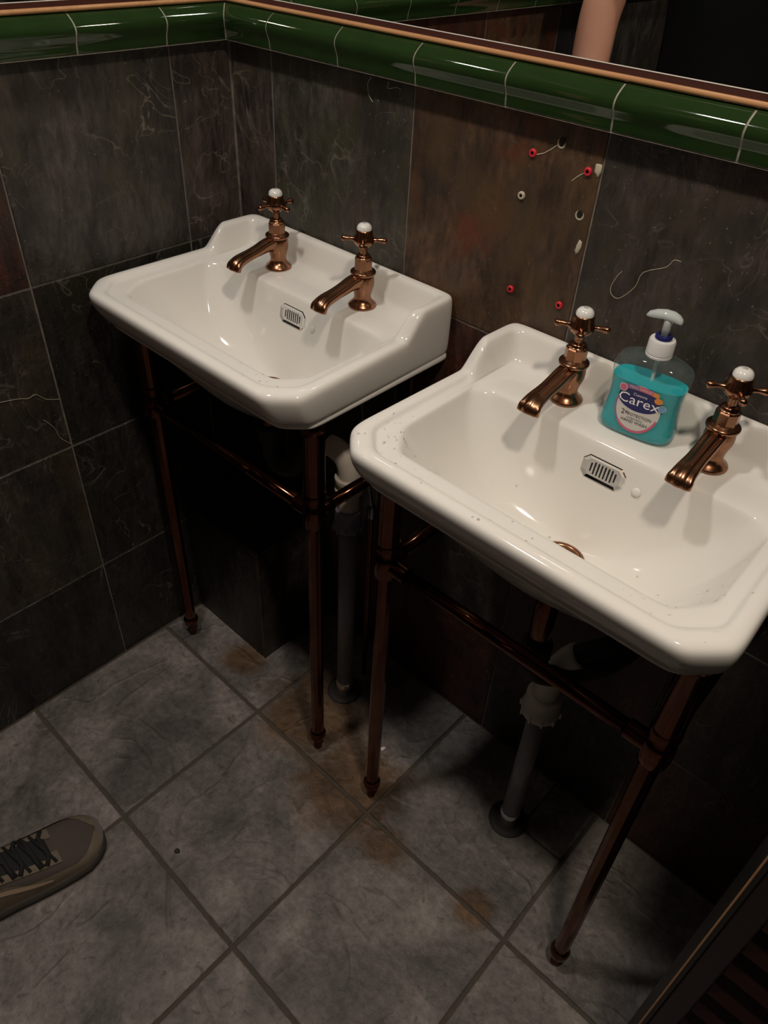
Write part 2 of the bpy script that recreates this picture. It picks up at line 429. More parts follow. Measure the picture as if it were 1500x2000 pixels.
# green glazed dado moulding, tile by tile; profile as (distance from wall, height above ZM)
PROF0 = [(-0.004, 0.0005), (0.0195, 0.0005), (0.0222, 0.0015), (0.0230, 0.0045), (0.0233, 0.0090), (0.0240, 0.0135), (0.0256, 0.0180), (0.0276, 0.0225), (0.0291, 0.0270), (0.0296, 0.0310), (0.0286, 0.0350), (0.0260, 0.0390), (0.0222, 0.0425), (0.0175, 0.0460), (0.0130, 0.0490), (0.0105, 0.0498), (-0.004, 0.0500)]
def moulding_piece(wall, a0, a1, mitre=False):
    """a = distance along the wall from the corner"""
    L0 = []; L1 = []
    for d, z in PROF0:
        s0 = a0 + (max(d, 0) if mitre else 0)
        if wall == 'b': L0.append((s0, -d, ZB + z)); L1.append((a1, -d, ZB + z))
        else: L0.append((d, -s0, ZB + z)); L1.append((d, -a1, ZB + z))
    return G().loft([L0, L1], True, True).build('glazed_tile', M['green'], trim_1 if wall == 'b' else trim_2, angle=50)
def strip(name, wall, prof, m, a1, parent=None, bev=None):
    L0 = [((max(d, 0), -d, z) if wall == 'b' else (d, -max(d, 0), z)) for d, z in prof]
    L1 = [((a1, -d, z) if wall == 'b' else (d, -a1, z)) for d, z in prof]
    return G().loft([L0, L1], True, True).build(name, m, parent, angle=40)
gprof = [(d - 0.0012 if d > 0 else d, ZB + z + (0 if k < 2 else -0.0006)) for k, (d, z) in enumerate(PROF0)]
trim_1 = struct(strip('trim_1', 'b', gprof, M['pale_grout'], RX), 'green glazed dado moulding along the back wall', 'moulding')
trim_2 = struct(strip('trim_2', 'l', gprof, M['pale_grout'], -RY), 'green glazed dado moulding along the left wall', 'moulding')
for wall, j0, end, m_ in (('b', BJ, RX, 1.16), ('l', LJ, -RY, 0.80)):
    js = [0.0] + [a + (m_ - a) * 0.025 for a in [j0 + GP * k for k in range(0, 20)] if a < end - 0.03] + [end]
    for k in range(len(js) - 1):
        moulding_piece(wall, js[k] + 0.0014, js[k + 1] - 0.0014, k == 0)
    strip('grout_line', wall, [(-0.003, ZB - 0.0010), (0.0205, ZB - 0.0010), (0.0212, ZB - 0.0004), (0.0205, ZB + 0.0004), (-0.003, ZB + 0.0004)], M['pale_grout'], end, trim_1 if wall == 'b' else trim_2)

# wooden ledge above the moulding (orange bead on its front edge, red-brown board above), then the mirrors
bead = [(-0.003, ZT), (0.0098, ZT), (0.0120, ZT + 0.0008), (0.0132, ZT + 0.0026), (0.0132, ZT + 0.0045), (0.0122, ZT + 0.0063), (0.0098, ZT + 0.0072), (-0.003, ZT + 0.0072)]
board = [(-0.003, ZT + 0.0073), (0.0100, ZT + 0.0073), (0.0092, ZT + 0.0085), (0.0072, ZT + 0.0128), (-0.003, ZT + 0.0128)]
ZMIR = ZT + 0.0129
def ledge(n, wall, a1, lab):
    root = struct(strip('trim_%d' % n, wall, bead, M['orange_wood'], a1), lab, 'wood trim')
    strip('board', wall, board, M['red_wood'], a1, root)
ledge(3, 'b', RX, 'varnished wooden ledge under the mirror on the back wall')
ledge(4, 'l', -RY, 'varnished wooden ledge under the mirror on the left wall')
def mirror(wall, a1, lab):
    o = empty('wall_mirror', (0.5, 0, ZMIR) if wall == 'b' else (0, -0.6, ZMIR))
    q = G(); e = G(); z1 = 2.15
    if wall == 'b':
        q.box(0.008, a1, -0.005, 0.0, ZMIR + 0.0014, z1); e.bbox(0.008, a1, -0.0062, 0.0, ZMIR, ZMIR + 0.0014, 0.0005)
    else:
        q.box(0.0, 0.005, -a1, -0.008, ZMIR + 0.0014, z1); e.bbox(0.0, 0.0062, -a1, -0.008, ZMIR, ZMIR + 0.0014, 0.0005)
    a = q.build('mirror_glass', M['mirror'], o); c = e.build('edge_strip', M['pale_line'], o)
    for k in (a, c): k.matrix_parent_inverse = Matrix.Translation(-Vector(o.location))
    tag(o, lab, 'mirror')
mirror('b', RX - 0.02, 'wide wall mirror above the two basins reflecting a bare arm')
mirror('l', -RY - 0.02, 'wall mirror on the left wall above the wooden ledge')

# slate boxing in the corner under the first basin
BXX, BXY, BXZ = 0.243, -0.211, 0.327
bo = empty('pipe_boxing', (0.12, -0.10, 0))
def bpart(name, x0, x1, y0, y1, z0, z1, c, r, ch=0.0015):
    cx, cy, cz = (x0 + x1) / 2, (y0 + y1) / 2, (z0 + z1) / 2
    o = G().bbox(x0 - cx, x1 - cx, y0 - cy, y1 - cy, z0 - cz, z1 - cz, ch).build(name, M['slate'], bo)
    o.location = (cx - 0.12, cy + 0.10, cz); o.color = (*c, r)
bpart('front_slab', 0.001, BXX - 0.008, BXY, BXY + 0.009, 0.0015, BXZ - 0.009, BLACK, .1)
bpart('side_slab', BXX - 0.007, BXX + 0.002, BXY, -0.001, 0.0015, BXZ - 0.009, DKBR, .6)
bpart('top_slab', 0.001, BXX + 0.004, BXY - 0.002, -0.001, BXZ - 0.008, BXZ + 0.002, BLACK, .2, 0.003)
tag(bo, 'low black slate-clad box in the corner under the basin', 'boxing')

# ------------------------------------------------------------------ ceiling downlights
def downlight(x, y, colr, watts, lab):
    r = empty('downlight', (x, y, CEIL - 0.012))
    G().rev([(0.106, 0.012), (0.118, 0.010), (0.120, 0.004), (0.108, 0.0), (0.103, 0.003), (0.103, 0.011)], 40).build('bezel', M['chrome'], r, smooth=True)
    m, nt, b = mat('lamp_disc'); b.inputs['Base Color'].default_value = (0.8, 0.8, 0.8, 1)
    G().rev([(0.102, 0.009), (0.001, 0.009)], 32, cap1=True).build('lens', m, r)
    ld = bpy.data.lights.new('downlight_lamp', 'AREA'); ld.shape = 'DISK'; ld.size = 0.12; ld.energy = watts; ld.color = colr
    lo = bpy.data.objects.new('lamp', ld); col.objects.link(lo); lo.parent = r; lo.location = (0, 0, 0.006)
    tag(r, lab, 'lamp', 'ceiling downlights')
downlight(*LAMPS[0], 'warm round ceiling downlight above the right-hand basin')
downlight(*LAMPS[1], 'pale round ceiling downlight above the left-hand basin')

# ------------------------------------------------------------------ basins
SIDE = [0.0, 0.12, 0.26, 0.40, 0.52, 0.60, 0.648, 0.665, 0.69, 0.75, 0.785, 0.80, 0.83, 0.90, 1.0]
UPS = [0, 0, 0, 0, 0, 0, 0.0, 0.03, 0.22, 0.78, 0.97, 1.0, 1.0, 1.0, 1.0]
NF, NC, NB = 12, 4, 2
def outline(hx, yf, yb, cx_, cy_, cb, z, up=0.0, e=0.0, hb=None, ups=0.037):
    """closed loop of one basin level: chamfered rectangle, blended by e to an ellipse; up lifts the back part"""
    hb = hx if hb is None else hb
    P = []; U = []
    def seg(a, b, ts, u=None):
        for k, t in enumerate(ts):
            P.append((a[0] + (b[0] - a[0]) * t, a[1] + (b[1] - a[1]) * t)); U.append(u[k] if u else (1.0 if u is None and a[1] > (yf + yb) / 2 else 0.0))
    def bulge(i0, m):
        for k in range(1, NC):
            t = k / NC; w = 4 * t * (1 - t)
            mid = ((P[i0][0] + (P[i0 + NC - 1][0])) / 2, (P[i0][1] + P[i0 + NC - 1][1]) / 2)
            P[i0 + k] = (P[i0 + k][0] + (m[0] - mid[0]) * w * .35, P[i0 + k][1] + (m[1] - mid[1]) * w * .35)
    A = (-(hx - cx_), yf); B = (hx - cx_, yf); Cc = (hx, yf + cy_); D = (hb, yb - cb); E = (hb - cb, yb)
    uni = lambda n: [k / n for k in range(n)]
    seg(A, B, uni(NF), [0] * NF); seg(B, Cc, uni(NC), [0] * NC); bulge(len(P) - NC, (hx - cx_ * .42, yf + cy_ * .42))
    seg(Cc, D, SIDE[:-1], UPS[:-1]); seg(D, E, uni(NB), [1] * NB)
    seg(E, (-E[0], yb), uni(NF), [1] * NF); seg((-E[0], yb), (-D[0], D[1]), uni(NB), [1] * NB)
    rs = [1 - t for t in reversed(SIDE)]; ru = list(reversed(UPS))
    seg((-D[0], D[1]), (-Cc[0], Cc[1]), rs[:-1], ru[:-1]); seg((-Cc[0], Cc[1]), A, uni(NC), [0] * NC); bulge(len(P) - NC, (-(hx - cx_ * .42), yf + cy_ * .42))
    cy = (yf + yb) / 2; out = []
    for (x, y), u in zip(P, U):
        if e > 0:
            rx, ry = hx, (yb - yf) / 2
            a = math.atan2((y - cy) / ry, x / rx)
            x += (rx * math.cos(a) - x) * e; y += (cy + ry * math.sin(a) - y) * e
        out.append((x, y, z + ups * up * u))
    return out
BY = -0.187
LV = [outline(.028, BY - .028, BY + .028, .01, .01, .01, .700, e=1), outline(.030, BY - .030, BY + .030, .01, .01, .01, .712, e=1),
      outline(.075, BY - .055, BY + .055, .03, .03, .02, .718, e=1), outline(.125, -.272, -.085, .04, .04, .03, .737, e=.9),
      outline(.172, -.300, -.055, .04, .04, .03, .772, e=.55), outline(.208, -.318, -.030, .04, .04, .02, .803, e=.15),
      outline(.224, -.326, -.012, .036, .036, .012, .819), outline(.238, -.335, -.002, .036, .036, .010, .8215),
      outline(.2415, -.3385, -.001, .036, .036, .010, .826), outline(.240, -.337, -.001, .036, .036, .010, .8315),
      outline(.2370, -.3345, -.001, .036, .036, .010, .8335), outline(.2440, -.345, -.001, .036, .036, .010, .8365, hb=.240),
      outline(.2465, -.351, 0, .037, .037, .010, .843, hb=.2405),
      outline(.2500, -.362, 0, .039, .039, .010, .862, hb=.241), outline(.2515, -.368, 0, .041, .041, .010, .879, .8, hb=.241),
      outline(.2500, -.368, 0, .042, .042, .010, .8885, 1, hb=.240), outline(.2450, -.3635, -.003, .042, .042, .010, .8932, 1, hb=.237),
      outline(.2360, -.3550, -.010, .040, .040, .010, .8943, 1, hb=.231), outline(.2295, -.3485, -.018, .038, .038, .010, .8930, .97, hb=.223),
      outline(.2265, -.3455, -.0215, .037, .037, .010, .8890, .86, hb=.220), outline(.2245, -.3435, -.030, .036, .036, .010, .8872, .18, hb=.213),
      outline(.2220, -.3405, -.0345, .036, .036, .010, .8866, .02, hb=.209),
      outline(.2130, -.3265, -.060, .034, .038, .012, .8855), outline(.2085, -.3200, -.1110, .032, .042, .016, .8848),
      outline(.2060, -.3168, -.1175, .032, .045, .020, .8815), outline(.2035, -.3135, -.1200, .032, .046, .024, .8730),
      outline(.1930, -.3030, -.1255, .034, .05, .032, .8440, e=.05), outline(.1700, -.2850, -.1335, .04, .05, .04, .8000, e=.25),
      outline(.1280, -.2640, -.1420, .04, .04, .04, .7630, e=.7), outline(.0750, -.2370, -.1500, .03, .03, .03, .7440, e=1),
      outline(.0345, BY - .0345, BY + .0330, .01, .01, .01, .7385, e=1), outline(.0315, BY - .0315, BY + .0315, .01, .01, .01, .7370, e=1)]
BASIN_C = (0.2808, 0.8669)
me_basin = None
def basin(cx, lab):
    r = empty('wash_basin', (cx, 0, 0))
    body = G().loft(LV, False, False).build('bowl', M['ceramic'], r, smooth=True, sub=2)
    # copper waste in the bottom
    w = G().rev([(0.033, 0.0), (0.0325, 0.0020), (0.030, 0.0026), (0.0275, 0.0018), (0.0255, -0.001), (0.0250, -0.010)], 32, (0, BY, .7375)).build('waste_ring', M['copper'], r, smooth=True)
    G().rev([(0.0248, 0.0), (0.0235, 0.0022), (0.018, 0.0036), (0.010, 0.0028), (0.0005, 0.0026)], 28, (0, BY, .7345), cap1=True).build('plug', M['copper'], w, smooth=True)
    # chrome overflow grille on the back slope of the bowl
    ov = empty('overflow_grille', (0, -.1236, .8475)); ov.parent = r; ov.rotation_euler = (math.radians(-11), 0, 0)
    def octo(a, b, c, y): return [(-a + c, y, -b), (a - c, y, -b), (a, y, -b + c), (a, y, b - c), (a - c, y, b), (-a + c, y, b), (-a, y, b - c), (-a, y, -b + c)]
    G().loft([octo(.031, .0165, .008, .004), octo(.0308, .0163, .008, -.0010), octo(.0295, .0150, .0075, -.0026), octo(.0245, .0115, .005, -.0014)], True, True).build('plate', M['chrome'], ov)
    for k in range(8):
        x = -.0170 + k * .00486; hh = .0062 if k in (0, 7) else .0088
        pts = [(x + .0012 * math.cos(a), -.00155, (hh - .0012) * (1 if math.sin(a) >= 0 else -1) + .0012 * math.sin(a)) for a in [2 * PI * i / 10 for i in range(10)]]
        G().loft([pts, [(p[0], -.0008, p[2]) for p in pts]], True, False).build('slot', M['black'], ov)
    st = G().rev([(0.0062, 0.0), (0.0060, 0.0012), (0.0045, 0.0026), (0.002, 0.0032), (0.0003, 0.0033)], 16, cap1=True).build('chain_stud', M['ceramic'], r, smooth=True)
    st.location = (.0485, -.1258, .8445); st.rotation_euler = (math.radians(79), 0, 0)
    tag(r, lab, 'basin', 'white pedestal-less ceramic basins')
    return r
b1 = basin(BASIN_C[0], 'white ceramic basin nearest the left wall, no soap bottle on it')
b2 = basin(BASIN_C[1], 'white ceramic basin holding the soap bottle, right of the other')

# ------------------------------------------------------------------ basin stands
LX, LYY, ZJ = .2162, -.281, .651
def stand(cx, lab):
    r = empty('basin_stand', (cx, LYY, 0))
    C = M['copper_dark']
    def up(name, prof, x, y, par, n=20):
        return G().rev(prof, n, (x, y, 0), cap0=True, cap1=True).build(name, C, par, angle=35)
    for s in (-1, 1):
        x = s * LX
        leg = up('leg', [(0.0125, .046), (0.0125, .628)], x, 0, r, 10)
        up('foot', [(0.0065, .0), (0.0085, .002), (0.0085, .010), (0.006, .014), (0.006, .030), (0.011, .034), (0.016, .038), (0.0168, .046), (0.0168, .052), (0.0140, .058), (0.0125, .060)], x, 0, leg)
        up('joint', [(0.0125, .618), (0.0175, .622), (0.0192, .632), (0.0192, .655), (0.0182, .660), (0.0168, .662), (0.0168, .674), (0.0190, .676), (0.0192, .684), (0.0180, .688)], x, 0, leg)
        up('upper_tube', [(0.0178, .686), (0.0178, .794), (0.0186, .796), (0.0186, .803), (0.0130, .807)], x, 0, leg)
        up('finial', [(0.0065, .806), (0.0045, .811), (0.0055, .815), (0.0042, .8185)], x, 0, leg)
        rail = G().tube([(x, 0, .645), (x, -LYY - .004, .645)], 0.0105, 14).build('side_rail', C, r, smooth=True)
        G().tube([(x, 0.012, .645), (x, .034, .645)], 0.0130, 14).build('sleeve', C, rail, smooth=True)
        G().tube([(x, -LYY - .010, .645), (x, -LYY - .001, .645)], 0.021, 20).build('wall_flange', C, rail, angle=40)
        bp_ = up('rear_post', [(0.0075, .63), (0.0085, .640), (0.0085, .652), (0.0065, .656), (0.0065, .795), (0.0085, .797), (0.0085, .803), (0.005, .806), (0.004, .812), (0.0055, .813), (0.004, .817)], x, -LYY - .065, r)
    fr = G().tube([(-LX, 0, ZJ - .006), (LX, 0, ZJ - .006)], 0.0105, 16).build('front_rail', C, r, smooth=True)
    for s in (-1, 1):
        G().tube([(s * (LX - .012), 0, ZJ - .006), (s * (LX - .040), 0, ZJ - .006)], 0.0132, 16).build('sleeve', C, fr, angle=40)
    tag(r, lab, 'stand', 'copper basin stands')
stand(BASIN_C[0], 'copper tube stand under the basin nearest the left wall')
stand(BASIN_C[1], 'copper tube stand under the basin with the soap bottle')

# ------------------------------------------------------------------ taps
def spout_geo():
    path = smooth_path([(0, .006, .043), (0, -.008, .0455), (0, -.024, .0450), (0, -.043, .0405), (0, -.064, .0365), (0, -.082, .0330), (0, -.093, .0270), (0, -.0965, .0190)], 4)
    sec = []
    n = len(path)
    for i, p in enumerate(path):
        t = i / (n - 1)
        w = .0150 - .0030 * math.sin(min(1, t / 0.55) * PI / 2) * (1 if t < .55 else max(0, 1 - (t - .55) / .3)) + (.0008 if t > .85 else 0)
        h = .0125 - .0042 * min(1, t / .5)
        tan = (path[min(i + 1, n - 1)] - path[max(i - 1, 0)]).normalized()
        nrm = Vector((1, 0, 0)).cross(tan); nrm = -nrm if nrm.z < 0 and t < .8 else nrm
        if nrm.y > 0.2 and t > .8: nrm = -nrm
        pts = []
        prof = [(-1, -.15), (-1, .35), (-.88, .62), (-.66, .70), (-.50, .62), (-.36, .80), (-.15, .98), (.15, .98), (.36, .80), (.50, .62), (.66, .70), (.88, .62), (1, .35), (1, -.15), (.8, -.7), (.4, -.95), (-.4, -.95), (-.8, -.7)]
        deep = 1.0 + 1.15 * max(0.0, 1 - t / .42) ** 1.2
        for a, b in prof:
            if b < 0: b = b * deep; a = a * (1 - .25 * max(0.0, 1 - t / .42))
            q = p + Vector((1, 0, 0)) * (a * w) + nrm * (b * h); pts.append(tuple(q))
        sec.append(pts)
    return sec
def tap(x, y, z, rot, word, lab, sc_=1.0):
    r = empty('basin_tap', (x, y, z)); C = M['copper']
    body = G().rev([(0.0227, 0.0), (0.0230, .0018), (0.0217, .0042), (0.0174, .0075), (0.0139, .0125), (0.0132, .0175), (0.0144, .0235), (0.0165, .030), (0.0181, .0365), (0.0183, .043), (0.0175, .049), (0.0161, .0525)], 28, cap0=True).build('body', C, r, smooth=True)
    G().loft(spout_geo(), True, True).build('spout', C, r, smooth=True, sub=1)
    G().rev([(0.0155, .0515), (0.0193, .0530), (0.0203, .0550), (0.0203, .0572), (0.0191, .0585), (0.0161, .0595), (0.0148, .0610), (0.0135, .0615)], 28).build('collar', C, r, angle=50)
    G().rev([(0.0144, .0605), (0.0144, .0770), (0.0126, .0785)], 8, cap1=True, ph=PI / 8).build('hex_bonnet', C, r)
    G().rev([(0.0121, .0780), (0.0124, .0800), (0.0108, .0815), (0.0108, .0830), (0.0090, .0845), (0.0058, .0850), (0.0054, .098)], 20).build('stem', C, r, angle=50)
    h = empty('cross_handle', (0, 0, 0), rot); h.parent = r
    G().rev([(0.0055, .0940), (0.0090, .0968), (0.0140, .1010), (0.0166, .1050), (0.0166, .1085), (0.0150, .1115), (0.0138, .1150), (0.0132, .1200), (0.0126, .1226), (0.0110, .1234)], 24, cap0=True, cap1=True).build('hub', C, h, smooth=True)
    for k in range(4):
        a = k * PI / 2
        d = [(0.008, .0054), (0.0135, .0048), (0.018, .0033), (0.0225, .0031), (0.0275, .0042), (0.0312, .0048), (0.0338, .0040), (0.0350, .0015)]
        zz = [.1065, .1070, .1075, .1076, .1074, .1072, .1070, .1069]
        G().tube([(q * math.cos(a), q * math.sin(a), zz[i]) for i, (q, _) in enumerate(d)], [w for _, w in d], 12).build('arm', C, h, smooth=True)
    cap = G().rev([(0.0116, .1225), (0.0116, .1250), (0.0106, .1285), (0.0080, .1312), (0.0045, .1326), (0.0006, .1330)], 24, cap1=True).build('porcelain_cap', M['porcelain'], r, smooth=True)
    v, f = text_geo(word, .0066)
    def dome(px, py):
        q = math.hypot(px, py); zz = .1330 - 0.50 * q * q / .0116 * 1.1
        return (px, py, zz + .0004)
    G().add([dome(a, b - .0012) for a, b in v], f).build('lettering', M['ink'], cap)
    tag(r, lab, 'tap', 'copper cross-head basin taps')
TZ = .8857
tap(BASIN_C[0] - .1015, -.065, TZ, math.radians(-5), 'HOT', 'copper cross-head tap nearest the left wall')
tap(BASIN_C[0] + .1015, -.065, TZ, math.radians(38), 'COLD', 'copper cross-head tap, right one on the basin without soap')
tap(BASIN_C[1] - .1015, -.065, TZ, math.radians(27), 'HOT', 'copper cross-head tap left of the soap bottle')
tap(BASIN_C[1] + .1015, -.065, TZ, math.radians(32), 'COLD', 'copper cross-head tap right of the soap bottle')

# ------------------------------------------------------------------ waste pipes under the basins
def ring(prof, name, m, par, o): return G().rev(prof, 24, o, cap0=True, cap1=True).build(name, m, par, angle=40)
def waste(loc, nut_z, path, trap, tail, lab, nutm, cols, rb=.0195, k=1.0):
    r = empty('waste_pipe', (loc[0], loc[1], 0))
    L = lambda p: (p[0] - loc[0], p[1] - loc[1], p[2])
    G().tube([(0, 0, .002), (0, 0, nut_z + .02)], .0172, 20, True).build('downpipe', M['pipe_grey'], r, smooth=True)
    ring([(0.0195, .004), (0.0198, .030), (0.0185, .040), (0.0176, .041)], 'chrome_sleeve', M['chrome'], r, (0, 0, 0))
    ring([(0.0380, .0005), (0.0380, .003), (0.0340, .0065), (0.0280, .007), (0.021, .0055)], 'floor_collar', M['dark_rubber'], r, (0, 0, 0))
    nut = ring([(0.0190 * k, 0), (0.0260 * k, .002), (0.0268 * k, .016), (0.0245 * k, .020), (0.0240 * k, .046), (0.0215 * k, .048)], 'nut', nutm, r, (0, 0, nut_z))
    for q in range(10):
        a = 2 * PI * q / 10
        G().bbox(-.0018, .0018, .0240 * k, .0288 * k, nut_z, nut_z + .013, .0006).build('rib', nutm, nut).rotation_euler = (0, 0, a)
    for cz in cols:
        ring([(0.0200, 0), (0.0255, .0012), (0.0255, .0085), (0.0200, .010)], 'collar', M['white_plastic'], r, (0, 0, cz))
    G().tube([L(p) for p in smooth_path(path, 6)], rb, 20).build('white_bend', M['white_plastic'], r, smooth=True)
    G().tube([L(p) for p in smooth_path(trap, 6)], .0165, 20).build('shade_black_trap', M['dark_rubber'], r, smooth=True)  # trap and its nut coloured black to paint in the shade under the basin
    tx, ty, t0, t1 = tail
    ring([(0.0150, t0), (0.0165, t0 + .002), (0.0165, t1 - .002), (0.0150, t1)], 'copper_tailpiece', M['copper_dark'], r, L((tx, ty, 0)))
    ring([(0.0185, t0 - .022), (0.0235, t0 - .020), (0.0235, t0 + .004), (0.0185, t0 + .006)], 'trap_nut', M['dark_rubber'], r, L((tx, ty, 0)))
    tag(r, lab, 'pipe')
waste((.437, -.143), .490, [(.392, -.147, .655), (.408, -.145, .654), (.426, -.143, .643), (.436, -.143, .622), (.437, -.143, .600), (.437, -.143, .525)],
      [(.281, -.187, .655), (.281, -.187, .610), (.294, -.182, .578), (.320, -.172, .578), (.338, -.162, .605), (.352, -.154, .640), (.374, -.149, .655), (.394, -.147, .655)],
      (BASIN_C[0], BY, .655, .702), 'grey waste pipe with white bend under the basin nearest the left wall', M['blue_lit_plastic'], (.600, .576))
waste((.879, -.132), .358, [(.908, -.121, .518), (.897, -.128, .500), (.886, -.132, .470), (.880, -.132, .440), (.879, -.132, .390)],
      [(.867, -.187, .560), (.867, -.187, .520), (.880, -.170, .492), (.910, -.140, .490), (.945, -.105, .515), (.965, -.075, .545), (.945, -.092, .545), (.906, -.122, .517)],
      (BASIN_C[1], BY, .565, .702), 'grey waste pipe with white bend under the basin with soap', M['white_plastic'], (), .0215, 1.22)
hp = smooth_path([(.382, -.065, .83), (.392, -.07, .72), (.415, -.075, .60), (.428, -.08, .54), (.437, -.08, .498)], 6)
hr = empty('supply_hose', (.437, -.08, .48))
o = G().tube([(p.x - .437, p.y + .08, p.z - .48) for p in hp], .0055, 10).build('braided_hose', M['steel'], hr, smooth=True)
ring([(0.006, -.012), (0.0085, -.010), (0.0085, .010), (0.006, .018)], 'hose_nut', M['steel'], hr, (0, 0, .008))
ring([(0.0055, -.480), (0.0055, -.005)], 'copper_feed', M['copper_dark'], hr, (0, 0, .002))
tag(hr, 'thin grey braided hose behind the white waste bend', 'hose')

# ------------------------------------------------------------------ soap bottle
SB = [(0.0, 0.0406, 0.0198, 3.2), (.0018, 0.0455, 0.0232, 3.2), (.007, 0.0478, 0.0251, 3.2), (.014, 0.0480, 0.0255, 3.0), (.028, 0.0462, 0.0246, 3.0), (.044, 0.0444, 0.0240, 3.0), (.060, 0.0447, 0.0240, 3.0), (.074, 0.0462, 0.0244, 3.0), (.084, 0.0476, 0.0249, 3.0), (.092, 0.0476, 0.0246, 2.9), (.0985, 0.0447, 0.0232, 2.7), (.1035, 0.0371, 0.0206, 2.4), (.1060, 0.0278, 0.0181, 2.1), (.1072, 0.0185, 0.0155, 2.0), (.1085, 0.0136, 0.0136, 2.0), (.118, 0.0134, 0.0134, 2.0)]
def sb_at(z):
    for k in range(len(SB) - 1):
        if SB[k][0] <= z <= SB[k + 1][0]:
            t = (z - SB[k][0]) / (SB[k + 1][0] - SB[k][0]); return [SB[k][i] + (SB[k + 1][i] - SB[k][i]) * t for i in (1, 2, 3)]
    return SB[-1][1:]
def sloop(a, b, n, z, N_=44):
    L = []
    for i in range(N_):
        t = 2 * PI * i / N_; c, s = math.cos(t), math.sin(t)
        L.append((a * math.copysign(abs(c) ** (2 / n), c), b * math.copysign(abs(s) ** (2 / n), s), z))
    return L
def front(x, z, off=0.0003):
    a, b, n = sb_at(max(0.001, z)); q = min(.98, abs(x) / a)
    return (x, -(b * (1 - q ** n) ** (1 / n)) - off, z)
sr = empty('soap_bottle', (.8695, -.0640, .8859), math.radians(6))
G().loft([sloop(a, b, n, z) for z, a, b, n in SB], True, False).build('bottle', M['clear'], sr, smooth=True)
FILL = .0745
lq = [(z + (.0010 if z < .002 else 0), a - .0012, b - .0012, n) for z, a, b, n in SB if z < FILL - .002] + [(FILL, sb_at(FILL)[0] - .0012, sb_at(FILL)[1] - .0012, 3.0)]
G().loft([sloop(a, b, n, z) for z, a, b, n in lq], True, True).build('liquid_soap', M['soap'], sr, angle=60)
cl = G().rev([(.0142, .1078), (.0156, .1084), (.0158, .1110), (.0153, .1114), (.0153, .1126), (.0158, .1130), (.0156, .1278), (.0145, .1298), (.0090, .1302)], 32, cap0=True, cap1=True).build('cap', M['collar'], sr, angle=40)
G().rev([(.0090, .1300), (.0100, .1306), (.0100, .1342), (.0092, .1352), (.0060, .1352)], 24).build('cap_ring', M['navy'], cl, angle=40)
pm = G(); pm.tube([(0, 0, .130), (0, 0, .148), (.0006, 0, .1570)], [.0046, .0049, .0066], 16)
pm.build('pump_stem', M['pump'], sr, smooth=True)
hd = []
for x, w, zt, zb in ((-.0262, .0030, .1545, .1512), (-.0240, .0048, .1580, .1506), (-.0160, .0064, .1622, .1514), (-.0060, .0076, .1648, .1534), (.0040, .0078, .1648, .1534), (.0110, .0064, .1622, .1524), (.0150, .0040, .1588, .1520), (.0160, .0020, .1562, .1532)):
    hd.append([(x, w * math.cos(t), (zt + zb) / 2 + (zt - zb) / 2 * math.sin(t)) for t in [2 * PI * i / 14 for i in range(14)]])
G().loft(hd, True, True).build('pump_head', M['pump'], sr, smooth=True)
G().tube([(0, 0, .004), (.002, 0, .06), (0, 0, .112)], .0022, 8).build('dip_tube', M['pump'], sr, smooth=True)
lb = empty('label', (0, 0, 0)); lb.parent = sr
def disc(cx, cz, rx, rz, off, name, m, par=lb, a0=0, a1=2 * PI, inner=None, n=36, rot=0.0):
    v = []; f = []
    full = abs(a1 - a0 - 2 * PI) < 1e-6
    rings = [inner if inner else 0.02] + [((inner or 0.02) + (1 - (inner or 0.02)) * k / 4) for k in range(1, 5)]
    cnt = n if full else n + 1
    for q in rings:
        for i in range(cnt):
            a = a0 + (a1 - a0) * i / n
            x, z = rx * q * math.cos(a), rz * q * math.sin(a)
            v.append(front(cx + x * math.cos(rot) - z * math.sin(rot), cz + x * math.sin(rot) + z * math.cos(rot), off))
    for k in range(len(rings) - 1):
        for i in range(n):
            j = (i + 1) % cnt
            f.append((k * cnt + i, k * cnt + j, (k + 1) * cnt + j, (k + 1) * cnt + i))
    return G().add(v, f).build(name, m, par, smooth=True)
def words(s, size, cx, cz, off, m, name='lettering', par=lb, rot=0.0, sx=1.0):
    v, f = text_geo(s, size)
    return G().add([front(cx + (a * sx) * math.cos(rot) - b * math.sin(rot), cz + (a * sx) * math.sin(rot) + b * math.cos(rot), off) for a, b in v], f).build(name, m, par)
LC = .0430
disc(0, LC, .0285, .0325, .00035, 'label_panel', M['label_white'])
disc(0, LC, .0285, .0325, .00050, 'label_border', M['label_pink'], a0=math.radians(225), a1=math.radians(345), inner=.90)
disc(0, LC, .0285, .0325, .00050, 'label_border', M['label_purple'], a0=math.radians(165), a1=math.radians(225), inner=.92)
disc(0, LC + .0120, .0272, .0150, .00055, 'blue_oval', M['navy'])
words('Carex', .0188, -.0005, LC + .0105, .0008, M['label_text'], sx=1.12)
words('Cussons', .0052, 0, LC + .0192, .0008, M['label_text'])
